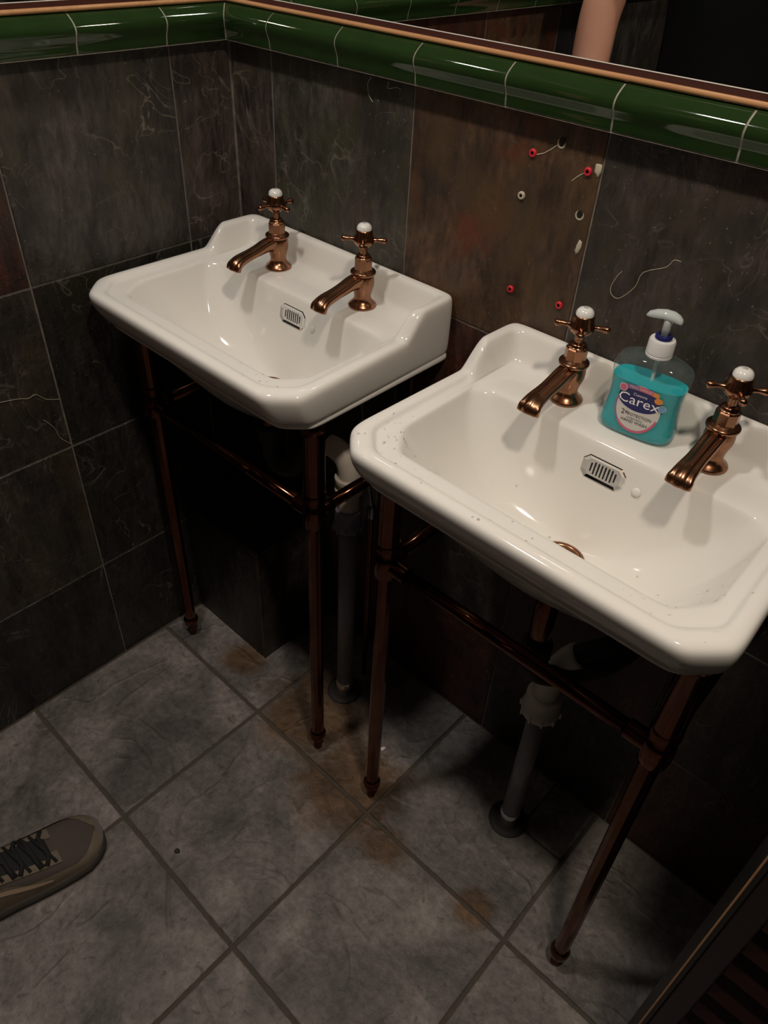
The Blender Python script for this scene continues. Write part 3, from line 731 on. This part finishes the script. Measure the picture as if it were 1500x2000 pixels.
# banner across the top of the label
bn = []
for k in range(13):
    x = -.0215 + k * .0036; z = LC + .0285 - (x * x) * 5.0
    bn.append((front(x, z - .0030, .0009), front(x, z + .0030, .0009)))
for k0, k1, mm in ((0, 5, 'label_purple'), (5, 10, 'label_pink'), (10, 12, 'label_orange')):
    q = G()
    for k in range(k0, k1): q.add([bn[k][0], bn[k + 1][0], bn[k + 1][1], bn[k][1]], [(0, 1, 2, 3)])
    q.build('banner', M[mm], lb)
words('MALE FAMILIES', .0046, -.0010, LC + .0280, .0011, M['label_white'], sx=.95)
disc(-.0228, LC + .0235, .0052, .0056, .0012, 'round_badge', M['label_white']); disc(-.0228, LC + .0235, .0042, .0046, .0014, 'round_badge', M['label_pink'])
disc(.0225, LC + .0200, .0050, .0042, .0012, 'fruit_badge', M['label_orange']); disc(.0285, LC + .0110, .0047, .0047, .0012, 'bubble_badge', M['label_white']); disc(.0285, LC + .0110, .0041, .0041, .0014, 'bubble_badge', M['label_blue'])
words('2', .0095, -.0155, LC - .0085, .0008, M['ink']); words('H', .0045, -.0113, LC - .0070, .0008, M['ink'])
words('PROTECTION', .0058, .0045, LC - .0088, .0008, M['ink'], sx=.92)
words('ANTIBACTERIAL', .0028, .001, LC - .0140, .0008, M['ink'])
words('HAND WASH', .0056, .001, LC - .0182, .0008, M['ink'])
tag(sr, 'clear soap pump bottle of turquoise hand wash with blue and white label', 'soap bottle')

# ------------------------------------------------------------------ wall plugs, holes and filler on the rust-brown slate
def plug(x, z, m, lab, name='wall_plug', grp='red wall plugs'):
    r = empty(name, (x, 0, z)); 
    q = G().rev([(.0022, .0030), (.0034, .0036), (.0050, .0030), (.0054, .0012), (.0052, -.0002)], 18).build('collar', m, r, smooth=True)
    h = G().rev([(.0026, .0012), (.0026, .0014), (.0003, .0014)], 14, cap1=True).build('bore', M['black'], r)
    for k in (q, h): k.rotation_euler = (PI / 2, 0, 0)
    tag(r, lab, 'wall plug', grp)
plug(.614, 1.157, M['red_plastic'], 'red plastic wall plug, upper left one in the brown slate')
plug(.696, 1.153, M['red_plastic'], 'red plastic wall plug, upper right one beside the beige filler')
plug(.613, .972, M['red_plastic'], 'red plastic wall plug, lower left one above the basin edge')
plug(.694, .976, M['red_plastic'], 'red plastic wall plug just above the tap left of soap')
plug(.607, 1.102, M['filler'], 'pale ring-shaped wall plug in the brown slate', grp='pale wall plug')
def hole(x, z, lab):
    r = empty('drill_hole', (x, 0, z))
    a = G().rev([(.0036, .0005), (.0052, .0011), (.0062, .0003), (.0064, -.0004)], 16).build('chipped_rim', M['filler'], r, smooth=True)
    c = G().rev([(.0044, .0004), (.0044, .0008), (.0004, .0009)], 14, cap1=True).build('bore', M['black'], r)
    for k in (a, c): k.rotation_euler = (PI / 2, 0, 0)
    a.location = (-.0008, 0, -.002)
    c.location = (0, -.0006, .0006)
    tag(r, lab, 'hole', 'drill holes in the slate')
hole(.653, 1.178, 'drilled hole with chipped rim near the green moulding')
hole(.697, 1.101, 'drilled hole with chipped rim beside the slate joint')
def blob(x, z, pts, lab):
    q = G(); n = len(pts)
    q.loft([[(a, .0008, b) for a, b in pts], [(a, -.0008, b) for a, b in pts], [(a * .6, -.0018, b * .7) for a, b in pts]], False, True)
    o = q.build('filler_patch', M['filler'], None, smooth=True, loc=(x, 0, z)); tag(o, lab, 'filler', 'filler patches')
blob(.7085, 1.158, [(-.004, .006), (.0035, .0065), (.0045, -.001), (.0025, -.008), (.001, -.009), (-.001, -.006), (-.0045, -.004)], 'short beige filler patch beside the upper right red plug')
blob(.7045, 1.060, [(-.001, .010), (.003, .008), (.0035, .001), (.001, -.007), (-.002, -.0095), (-.0045, -.006), (-.0035, .002)], 'long beige filler patch lower down the slate joint')
# pale cracks running from the plugs
def crack(pts, lab):
    q = G().tube([(a, -.0002, b) for a, b in pts], .0006, 6); o = q.build('crack', M['filler'], wall_back)
crack([(.6195, 1.156), (.630, 1.160), (.641, 1.168), (.650, 1.176)], '')
crack([(.6910, 1.150), (.683, 1.144), (.676, 1.137)], '')

def vein(wall, pts, r=.0004):
    G().tube([((a, -.0001, b) if wall is wall_back else (.0001, a, b)) for a, b in [(p.x, p.y) for p in smooth_path([(q[0], q[1], 0) for q in pts], 3)]], r, 5).build('mineral_vein', M['filler'], wall)
vein(wall_back, [(0.84, 1.083), (0.831, 1.082), (0.824, 1.071), (0.798, 1.056), (0.793, 1.036), (0.78, 1.018), (0.772, 1.013), (0.764, 1.016), (0.761, 1.025), (0.766, 1.041), (0.771, 1.049)])
vein(wall_left, [(-0.46, 0.659), (-0.446, 0.636), (-0.44, 0.611), (-0.424, 0.590)])
vein(wall_left, [(-0.56, 0.728), (-0.495, 0.716), (-0.475, 0.709), (-0.461, 0.711), (-0.446, 0.695), (-0.424, 0.686)])
vein(wall_back, [(0.325, 1.198), (0.319, 1.188), (0.322, 1.174), (0.33, 1.166)])
vein(wall_back, [(0.36, 1.198), (0.359, 1.189), (0.376, 1.193), (0.384, 1.191)])
# ------------------------------------------------------------------ louvred door at the right edge
DX, DY0, DY1 = 1.217, -0.402, -0.300
d = struct(G().bbox(DX, DX + .007, DY0 + .0005, DY1, 0.001, 1.95, .0015).build('door_1', M['door_edge']), 'dark red louvred door at the lower right edge', 'door')
G().bbox(DX + .0075, DX + .030, DY0 - .001, DY0 + .030, .02, 1.93, .0015).build('stile', M['door_wood'], d)
G().bbox(DX + .60, DX + .64, DY0 - .001, DY0 + .030, .02, 1.93, .002).build('stile', M['door_wood'], d)
for z0, z1 in ((.02, .10), (1.85, 1.93)): G().bbox(DX + .031, DX + .599, DY0, DY0 + .028, z0, z1, .002).build('rail', M['door_wood'], d)
sl = G().prism([(-.015, -.0285), (-.011, -.0290), (.013, .0260), (.009, .0270)], 0, -.284, .284)
first = None
for k in range(31):
    loc = (DX + .315, DY0 + .014, .132 + k * .0556)
    if first is None: first = sl.build('slat', M['door_wood'], d, loc=loc)
    else: link('slat', first.data, M['door_wood'], d, loc=loc)
G().bbox(DX + .031, DX + .599, DY0 + .032, DY0 + .036, .02, 1.93, .001).build('back_panel', M['door_wood'], d)
G().bbox(DX - .0008, DX + .0012, DY0 - .0010, DY0 + .0012, .02, 1.93, .0004).build('orange_edge', M['orange_wood'], d)  # thin orange strip down the front edge of the jamb

# ------------------------------------------------------------------ person at the left (shoe in view, arm in the mirror)
pr = empty('person', (.40, -1.03, 0))
OX, OY = .40, -1.03
def skin(name, pts, edges, m, parent, sub=2, root=0):
    me = bpy.data.meshes.new(name); me.from_pydata([(p[0] - OX, p[1] - OY, p[2]) for p in pts], edges, []); me.update()
    me.materials.append(m)
    o = bpy.data.objects.new(name, me); col.objects.link(o); o.parent = parent
    s = o.modifiers.new('skin', 'SKIN'); s.use_smooth_shade = True; s.branch_smoothing = 0.3
    for i, p in enumerate(pts):
        rr = p[3] if hasattr(p[3], '__len__') else (p[3], p[3])
        me.skin_vertices[0].data[i].radius = rr
        me.skin_vertices[0].data[i].use_root = (i == root)
    ss = o.modifiers.new('subdivision', 'SUBSURF'); ss.levels = sub; ss.render_levels = sub
    return o
def chain(pts, edges, start, new):
    i = start
    for p in new:
        pts.append(p); edges.append((i, len(pts) - 1)); i = len(pts) - 1
    return i
P = [(.41, -1.06, .95, (.105, .080))]; Ed = []
chest = chain(P, Ed, 0, [(.41, -1.06, 1.10, (.105, .075)), (.41, -1.05, 1.25, (.12, .085)), (.41, -1.05, 1.39, (.125, .085))])
neck = chain(P, Ed, chest, [(.41, -1.05, 1.485, .058), (.41, -1.04, 1.545, .055)])
chain(P, Ed, neck, [(.41, -1.035, 1.60, .055)])
def hand(wrist, dirv, side, P, Ed):
    w = P[wrist]; D = Vector(dirv).normalized(); S = Vector((0, 1, 0)) if abs(D.y) < .7 else Vector((1, 0, 0))
    S = (S - D * S.dot(D)).normalized(); Nn = D.cross(S) * side
    base = Vector(w[:3])
    palm = chain(P, Ed, wrist, [(*(base + D * .045), (.030, .017)), (*(base + D * .085), (.036, .015))])
    for k, ln in ((-1.5, .060), (-.5, .074), (.5, .078), (1.5, .070)):
        root = base + D * .092 - S * (k * .019)
        a = chain(P, Ed, palm, [(*root, .0092), (*(root + D * ln * .45 + Nn * .008), .0088), (*(root + D * ln * .78 + Nn * .024), .0080), (*(root + D * ln * .95 + Nn * .040), .0068)])
    tb = base + D * .030 + S * .036
    chain(P, Ed, palm - 1, [(*tb, .0125), (*(tb + D * .030 + S * .018 + Nn * .006), .0105), (*(tb + D * .055 + S * .022 + Nn * .014), .0085)])
la = chain(P, Ed, chest, [(.245, -1.04, 1.42, .062), (.158, -.990, 1.31, .054), (.142, -.965, 1.20, .050), (.148, -.955, 1.11, .049), (.155, -.935, 1.03, .044), (.165, -.890, .93, .034), (.172, -.868, .875, .027)])
hand(la, (.04, .18, -.5), 1, P, Ed)
ra = chain(P, Ed, chest, [(.575, -1.05, 1.42, .062), (.640, -1.06, 1.31, .052), (.668, -1.07, 1.19, .046), (.675, -1.07, 1.10, .044), (.675, -1.05, 1.02, .041), (.668, -1.02, .93, .033), (.66, -1.00, .875, .027)])
hand(ra, (-.04, .15, -.5), -1, P, Ed)
chain(P, Ed, 0, [(.335, -1.05, .88, .078), (.325, -1.02, .68, .066), (.318, -.985, .50, .056), (.315, -.985, .34, .054), (.313, -.965, .14, .036), (.314, -.955, .075, .034)])
chain(P, Ed, 0, [(.495, -1.08, .88, .078), (.505, -1.12, .68, .066), (.515, -1.16, .50, .056), (.518, -1.22, .34, .054), (.520, -1.27, .14, .036), (.520, -1.28, .075, .034)])
skin('body', P, Ed, M['skin'], pr)
P = [(.41, -1.06, .84, (.150, .125))]; Ed = []
c = chain(P, Ed, 0, [(.41, -1.06, 1.0, (.145, .115)), (.41, -1.06, 1.12, (.145, .108)), (.41, -1.05, 1.26, (.158, .118)), (.41, -1.05, 1.40, (.155, .115))])
chain(P, Ed, c, [(.41, -1.05, 1.485, .070), (.41, -1.047, 1.505, .064)])
for s, pts in ((-1, [(.245, -1.04, 1.42, .080), (.175, -1.0, 1.34, .072), (.163, -.985, 1.275, .069), (.161, -.98, 1.258, .068)]), (1, [(.575, -1.05, 1.42, .080), (.636, -1.06, 1.32, .070), (.662, -1.068, 1.235, .066), (.664, -1.069, 1.22, .066)])):
    chain(P, Ed, c, pts)
skin('t_shirt', P, Ed, M['shirt'], pr)
P = [(.41, -1.06, .975, (.122, .095))]; Ed = []
chain(P, Ed, 0, [(.335, -1.05, .86, .108), (.325, -1.02, .68, .090), (.318, -.995, .50, .074), (.315, -1.0, .34, .068), (.313, -.985, .16, .060), (.313, -.980, .135, .060)])
chain(P, Ed, 0, [(.495, -1.08, .86, .108), (.505, -1.12, .68, .090), (.515, -1.16, .50, .074), (.518, -1.22, .34, .068), (.520, -1.275, .16, .060), (.520, -1.28, .10, .062)])
skin('trousers', P, Ed, M['trousers'], pr)
hv = []; hf = []
for a in range(25):
    for c_ in range(25):
        ph = PI * a / 24; th = 2 * PI * c_ / 24
        hv.append((.41 - OX + .083 * math.sin(ph) * math.cos(th), -1.030 - OY + .100 * math.sin(ph) * math.sin(th), 1.683 + .098 * math.cos(ph)))
for a in range(24):
    for c_ in range(24):
        f = (a * 25 + c_, a * 25 + c_ + 1, a * 25 + 26 + c_, a * 25 + 25 + c_)
        y = sum(hv[k][1] for k in f) / 4; z = sum(hv[k][2] for k in f) / 4
        if z > 1.655 + y * 0.75 + (.0 if y > 0 else -.02): hf.append(f)
hair = G().add(hv, hf).build('hair', M['hair'], pr, smooth=True)
hs = hair.modifiers.new('subdivision', 'SUBSURF'); hs.levels = 1; hs.render_levels = 1
hm = hair.modifiers.new('solid', 'SOLIDIFY'); hm.thickness = 0.012; hm.offset = 1.0
def bumpf(x, z, cx, cz, sx, sz): return math.exp(-((x - cx) / sx) ** 2 - ((z - cz) / sz) ** 2)
hv = []; hf = []; NU, NV = 40, 32
for a in range(NV + 1):
    ph = PI * a / NV
    for c_ in range(NU):
        th = 2 * PI * c_ / NU
        x, y, z = .076 * math.sin(ph) * math.cos(th), .096 * math.sin(ph) * math.sin(th), .118 * math.cos(ph)
        if z < 0: x *= 1 + z * 2.2; y *= 1 + z * 1.0
        if y > 0:
            y += .022 * bumpf(x, z, 0, -.018, .013, .024) + .006 * bumpf(x, z, 0, -.062, .024, .008) + .010 * bumpf(x, z, 0, -.095, .03, .02)
            y += .006 * bumpf(x, z, 0, .032, .05, .010)
            for q in (-1, 1): y -= .009 * bumpf(x, z, q * .031, .010, .016, .012)
        hv.append((.41 - OX + x, -1.022 - OY + y, 1.660 + z))
for a in range(NV):
    for c_ in range(NU):
        d_ = (c_ + 1) % NU; hf.append((a * NU + c_, a * NU + d_, (a + 1) * NU + d_, (a + 1) * NU + c_))
head = G().add(hv, hf).build('head', M['skin'], pr, smooth=True)
M['lips'] = plain('lips', (0.42, 0.14, 0.11), 0.5, grain=0.1)
G().tube([(.41 - OX + x, -.944 - OY + y, 1.598 + z) for x, y, z in ((-.022, -.012, 0), (-.011, -.003, .001), (0, 0, 0), (.011, -.003, .001), (.022, -.012, 0))], [.002, .0045, .005, .0045, .002], 8).build('lips', M['lips'], head, smooth=True)
G().tube([(.41 - OX + .076 * math.cos(t), -1.048 - OY + .072 * math.sin(t), 1.468 - .012 * math.sin(t)) for t in [2 * PI * k / 28 for k in range(29)]], .010, 8).build('neckband', M['shirt'], pr, smooth=True)
for q in (-1, 1):
    G().rev([(.0001, -.010), (.007, -.0075), (.0105, 0), (.007, .0075), (.0001, .010)], 12, (.41 + q * .031 - OX, -.9465 - OY, 1.670)).build('eye', M['porcelain'], head, smooth=True)
    G().rev([(.0001, -.004), (.004, 0), (.0001, .004)], 10, (.41 + q * .031 - OX, -.9375 - OY, 1.670)).build('iris', M['ink'], head, smooth=True)
    G().tube([(.41 + q * .076 - OX, -1.022 - OY, 1.630), (.41 + q * .084 - OX, -1.030 - OY, 1.655), (.41 + q * .082 - OX, -1.032 - OY, 1.683)], [.005, .010, .006], 10).build('ear', M['skin'], head, smooth=True)
# trainers: local y forward (toe at 0.15), x to the right
def shoe_w(y):            # half width left / right along the sole
    t = (y + .145) / .295
    base = .036 + .016 * math.sin(min(1, max(0, (t - .15) / .62)) * PI / 2)
    if t > .80: base *= math.sqrt(max(0.0, 1 - ((t - .80) / .202) ** 2)) ** .9
    if t < .10: base *= math.sqrt(max(0.0, 1 - ((.10 - t) / .104) ** 2))
    return base
def shoe(x, y, rz, mirror_=1):
    r = empty('trainer', (x - OX, y - OY, 0.0), rz); r.parent = pr
    ysl = [-.1445, -.142, -.136, -.125, -.105, -.08, -.05, -.02, .01, .04, .065, .085, .105, .120, .132, .140, .1455, .1488, .1498]
    def off(y): return mirror_ * (-.006 + .010 * math.sin(max(0, (y + .02) / .16) * PI / 2)) if y > -.02 else -mirror_ * .006
    def outl(k, z, inset=0.0):
        R = [(off(q) + max(.0015, shoe_w(q) - inset) * k, q * (1 - inset / .16), z) for q in ysl]
        L = [(off(q) - max(.0015, shoe_w(q) - inset) * k, q * (1 - inset / .16), z) for q in reversed(ysl)]
        return R + L
    rise = lambda L: [(a, b, c + max(0, (b - .09)) ** 2 * 2.2) for a, b, c in L]
    G().loft([rise(outl(1.0, .0005, .004)), rise(outl(1.02, .003)), rise(outl(1.03, .010))], True, True).build('outsole', M['dark_rubber'], r, angle=50)
    G().loft([rise(outl(1.03, .0102)), rise(outl(1.05, .018)), rise(outl(1.03, .030)), rise(outl(.98, .033))], True, True).build('midsole', M['rubber'], r, angle=50)
    # upper: sections across the foot
    secs = []
    hts = {-.140: .085, -.12: .098, -.09: .100, -.06: .098, -.03: .092, 0: .083, .03: .074, .06: .066, .085: .060, .105: .055, .122: .049, .134: .043, .142: .038, .147: .033}
    def sec(q, H, fat=0.0, lo=.028):
        w = shoe_w(q) * 1.0 + fat; o = off(q); L = []
        zb = lo + max(0, (q - .09)) ** 2 * 2.2
        for i in range(15):
            a = PI * i / 14
            L.append((o + w * math.copysign(abs(math.cos(a)) ** .62, math.cos(a)), q, zb + (H + fat - zb) * abs(math.sin(a)) ** .8))
        return L
    def sheet(secs, name, m, par=r, closed=False):
        v = []; f = []; n = len(secs[0])
        for s_ in secs: v += s_
        for k in range(len(secs) - 1):
            for i in range(n - 1): f.append((k * n + i, k * n + i + 1, (k + 1) * n + i + 1, (k + 1) * n + i))
        return G().add(v, f).build(name, m, par, smooth=True, sub=1)
    ks = sorted(hts)
    up = sheet([sec(q, hts[q]) for q in ks], 'upper', M['mesh_fabric'])
    def H(q):
        for a, b in zip(ks, ks[1:]):
            if a <= q <= b: return hts[a] + (hts[b] - hts[a]) * (q - a) / (b - a)
        return hts[ks[-1]] if q > 0 else hts[ks[0]]
    def on(q, ang, fat):
        L = sec(q, H(q), fat); i = ang / PI * 14; k = min(13, int(i)); t = i - k
        return tuple(L[k][j] + (L[k + 1][j] - L[k][j]) * t for j in range(3))
    # suede mudguard round the toe and along both sides
    qs = [-.13, -.10, -.06, -.02, .01, .03, .05, .07, .09, .108, .122, .134, .142, .147]
    def band(side, name, m, a_hi, fat, qs=qs, a_lo=0.0):
        v = []; f = []
        for q in qs:
            hi = a_hi(q)
            for k in range(5):
                a = a_lo + (hi - a_lo) * k / 4
                v.append(on(q, a if side > 0 else PI - a, fat))
        for j in range(len(qs) - 1):
            for k in range(4): f.append((j * 5 + k, j * 5 + k + 1, j * 5 + 6 + k, j * 5 + 5 + k))
        return G().add(v, f).build(name, m, up, smooth=True)
    guard = lambda q: .55 + (.25 if q < .0 else 0) + max(0, q - .10) * 26
    for s_ in (1, -1): band(s_, 'mudguard', M['suede'], lambda q: min(PI / 2, guard(q)), .0014)
    # eyestay and tongue
    for s_ in (1, -1): band(s_, 'eyestay', M['suede'], lambda q: 1.42 if q > .055 else 1.28, .0022, [-.05, -.03, -.01, .01, .03, .05, .062, .070], .98)
    v = [on(q, PI / 2 + t * .36, .0012) for q in (-.075, -.05, -.02, .01, .04, .06) for t in (-1, -.5, 0, .5, 1)]
    G().add(v, [(j * 5 + k, j * 5 + k + 1, j * 5 + 6 + k, j * 5 + 5 + k) for j in range(5) for k in range(4)]).build('tongue', M['lace'], r, smooth=True)
    for k in range(6):
        q = -.050 + k * .0205
        G().tube([on(q + .006 * (-1) ** k, PI / 2 - .52, .003), on(q + .003, PI / 2 - .2, .0055), on(q - .001, PI / 2 + .2, .0055), on(q - .006 * (-1) ** k, PI / 2 + .52, .003)], .0042, 8).build('lace', M['lace'], r, smooth=True)
        G().tube([on(q + .010, PI / 2 - .50, .003), on(q - .002, PI / 2, .006), on(q - .012, PI / 2 + .48, .003)], .0028, 8).build('lace', M['lace'], r, smooth=True)
    # curved tan side stripe
    for s_ in (1, -1):
        v = []; f = []
        for k in range(9):
            t = k / 8; q = .045 - t * .13; a = .30 + .55 * t; w = .20 * math.sin(PI * min(1, t * .9 + .12)) ** .7
            v += [on(q, (a - w / 2) if s_ > 0 else PI - a + w / 2, .0026), on(q, (a + w / 2) if s_ > 0 else PI - a - w / 2, .0026)]
            if k: f.append((2 * k - 2, 2 * k - 1, 2 * k + 1, 2 * k))
        G().add(v, f).build('side_stripe', M['tan'], up, smooth=True)
shoe(.325, -.838, math.radians(-7), 1)
shoe(.53, -1.20, math.radians(-10), -1)
tag(pr, 'person in black T-shirt and taupe trainers, seen as shoe and mirrored arm', 'person')

# ------------------------------------------------------------------ water droplets on the basins
from mathutils.bvhtree import BVHTree
m, nt, b = mat('water'); b.inputs['Base Color'].default_value = (1, 1, 1, 1); b.inputs['Transmission Weight'].default_value = 1.0
b.inputs['Roughness'].default_value = 0.0; b.inputs['IOR'].default_value = 1.33; M['water'] = m
def droplets(bas, cx, count, lab, zones):
    dg = bpy.context.evaluated_depsgraph_get(); dg.update()
    body = [c for c in bas.children if c.name.startswith('bowl')][0]
    me = body.evaluated_get(dg).to_mesh()
    tree = BVHTree.FromPolygons([v.co.copy() for v in me.vertices], [tuple(p.vertices) for p in me.polygons])
    q = G(); rnd = random.Random(count)
    for k in range(count):
        x0, x1, y0, y1 = rnd.choice(zones)
        x, y = rnd.uniform(x0, x1), rnd.uniform(y0, y1)
        hit, nrm, _, _ = tree.ray_cast(Vector((x, y, 1.2)), Vector((0, 0, -1)))
        if hit is None or nrm.z < .35: continue
        rr = rnd.choice([.0007, .0009, .0011, .0014, .002]); a = nrm.orthogonal().normalized(); c = nrm.cross(a)
        loops = []
        for f, h in ((1.0, -.05), (.92, .28), (.62, .5), (.2, .6)):
            loops.append([tuple(hit + (a * math.cos(t) + c * math.sin(t)) * rr * f + nrm * rr * h + Vector((cx, 0, 0))) for t in [2 * PI * i / 8 for i in range(8)]])
        q.loft(loops, True, True)
    o = q.build('water_droplets', M['water'], None, smooth=True); tag(o, lab, 'water', kind='stuff')
droplets(b2, BASIN_C[1], 150, 'scattered water droplets on the basin with the soap bottle', [(.10, .235, -.345, -.20), (-.235, .235, -.36, -.31), (-.235, -.16, -.345, -.24), (-.15, .2, -.30, -.14)])
droplets(b1, BASIN_C[0], 60, 'scattered water droplets on the basin nearest the left wall', [(.06, .23, -.355, -.26), (-.1, .15, -.30, -.15)])

# ------------------------------------------------------------------ litter on the floor
def scrap(x, y, pts, h, m, name, lab):
    q = G(); q.loft([[(a, b, 0.0) for a, b in pts], [(a * .9, b * .9, h * .7) for a, b in pts], [(a * .45, b * .45, h) for a, b in pts]], True, True)
    o = q.build(name, m, None, smooth=True, loc=(x, y, 0.0008)); tag(o, lab, 'litter')
scrap(.471, -.614, [(.0055, .001), (.003, .0045), (-.002, .0050), (-.0055, .001), (-.004, -.004), (.001, -.0045)], .003, M['dark_rubber'], 'crumb', 'small black crumb on the floor tile beyond the shoe')
scrap(.599, -.192, [(.004, .008), (-.002, .006), (-.006, -.003), (-.002, -.007), (.004, -.002)], .002, M['collar'], 'paper_scrap', 'tiny white paper scrap on the floor behind the copper feet')
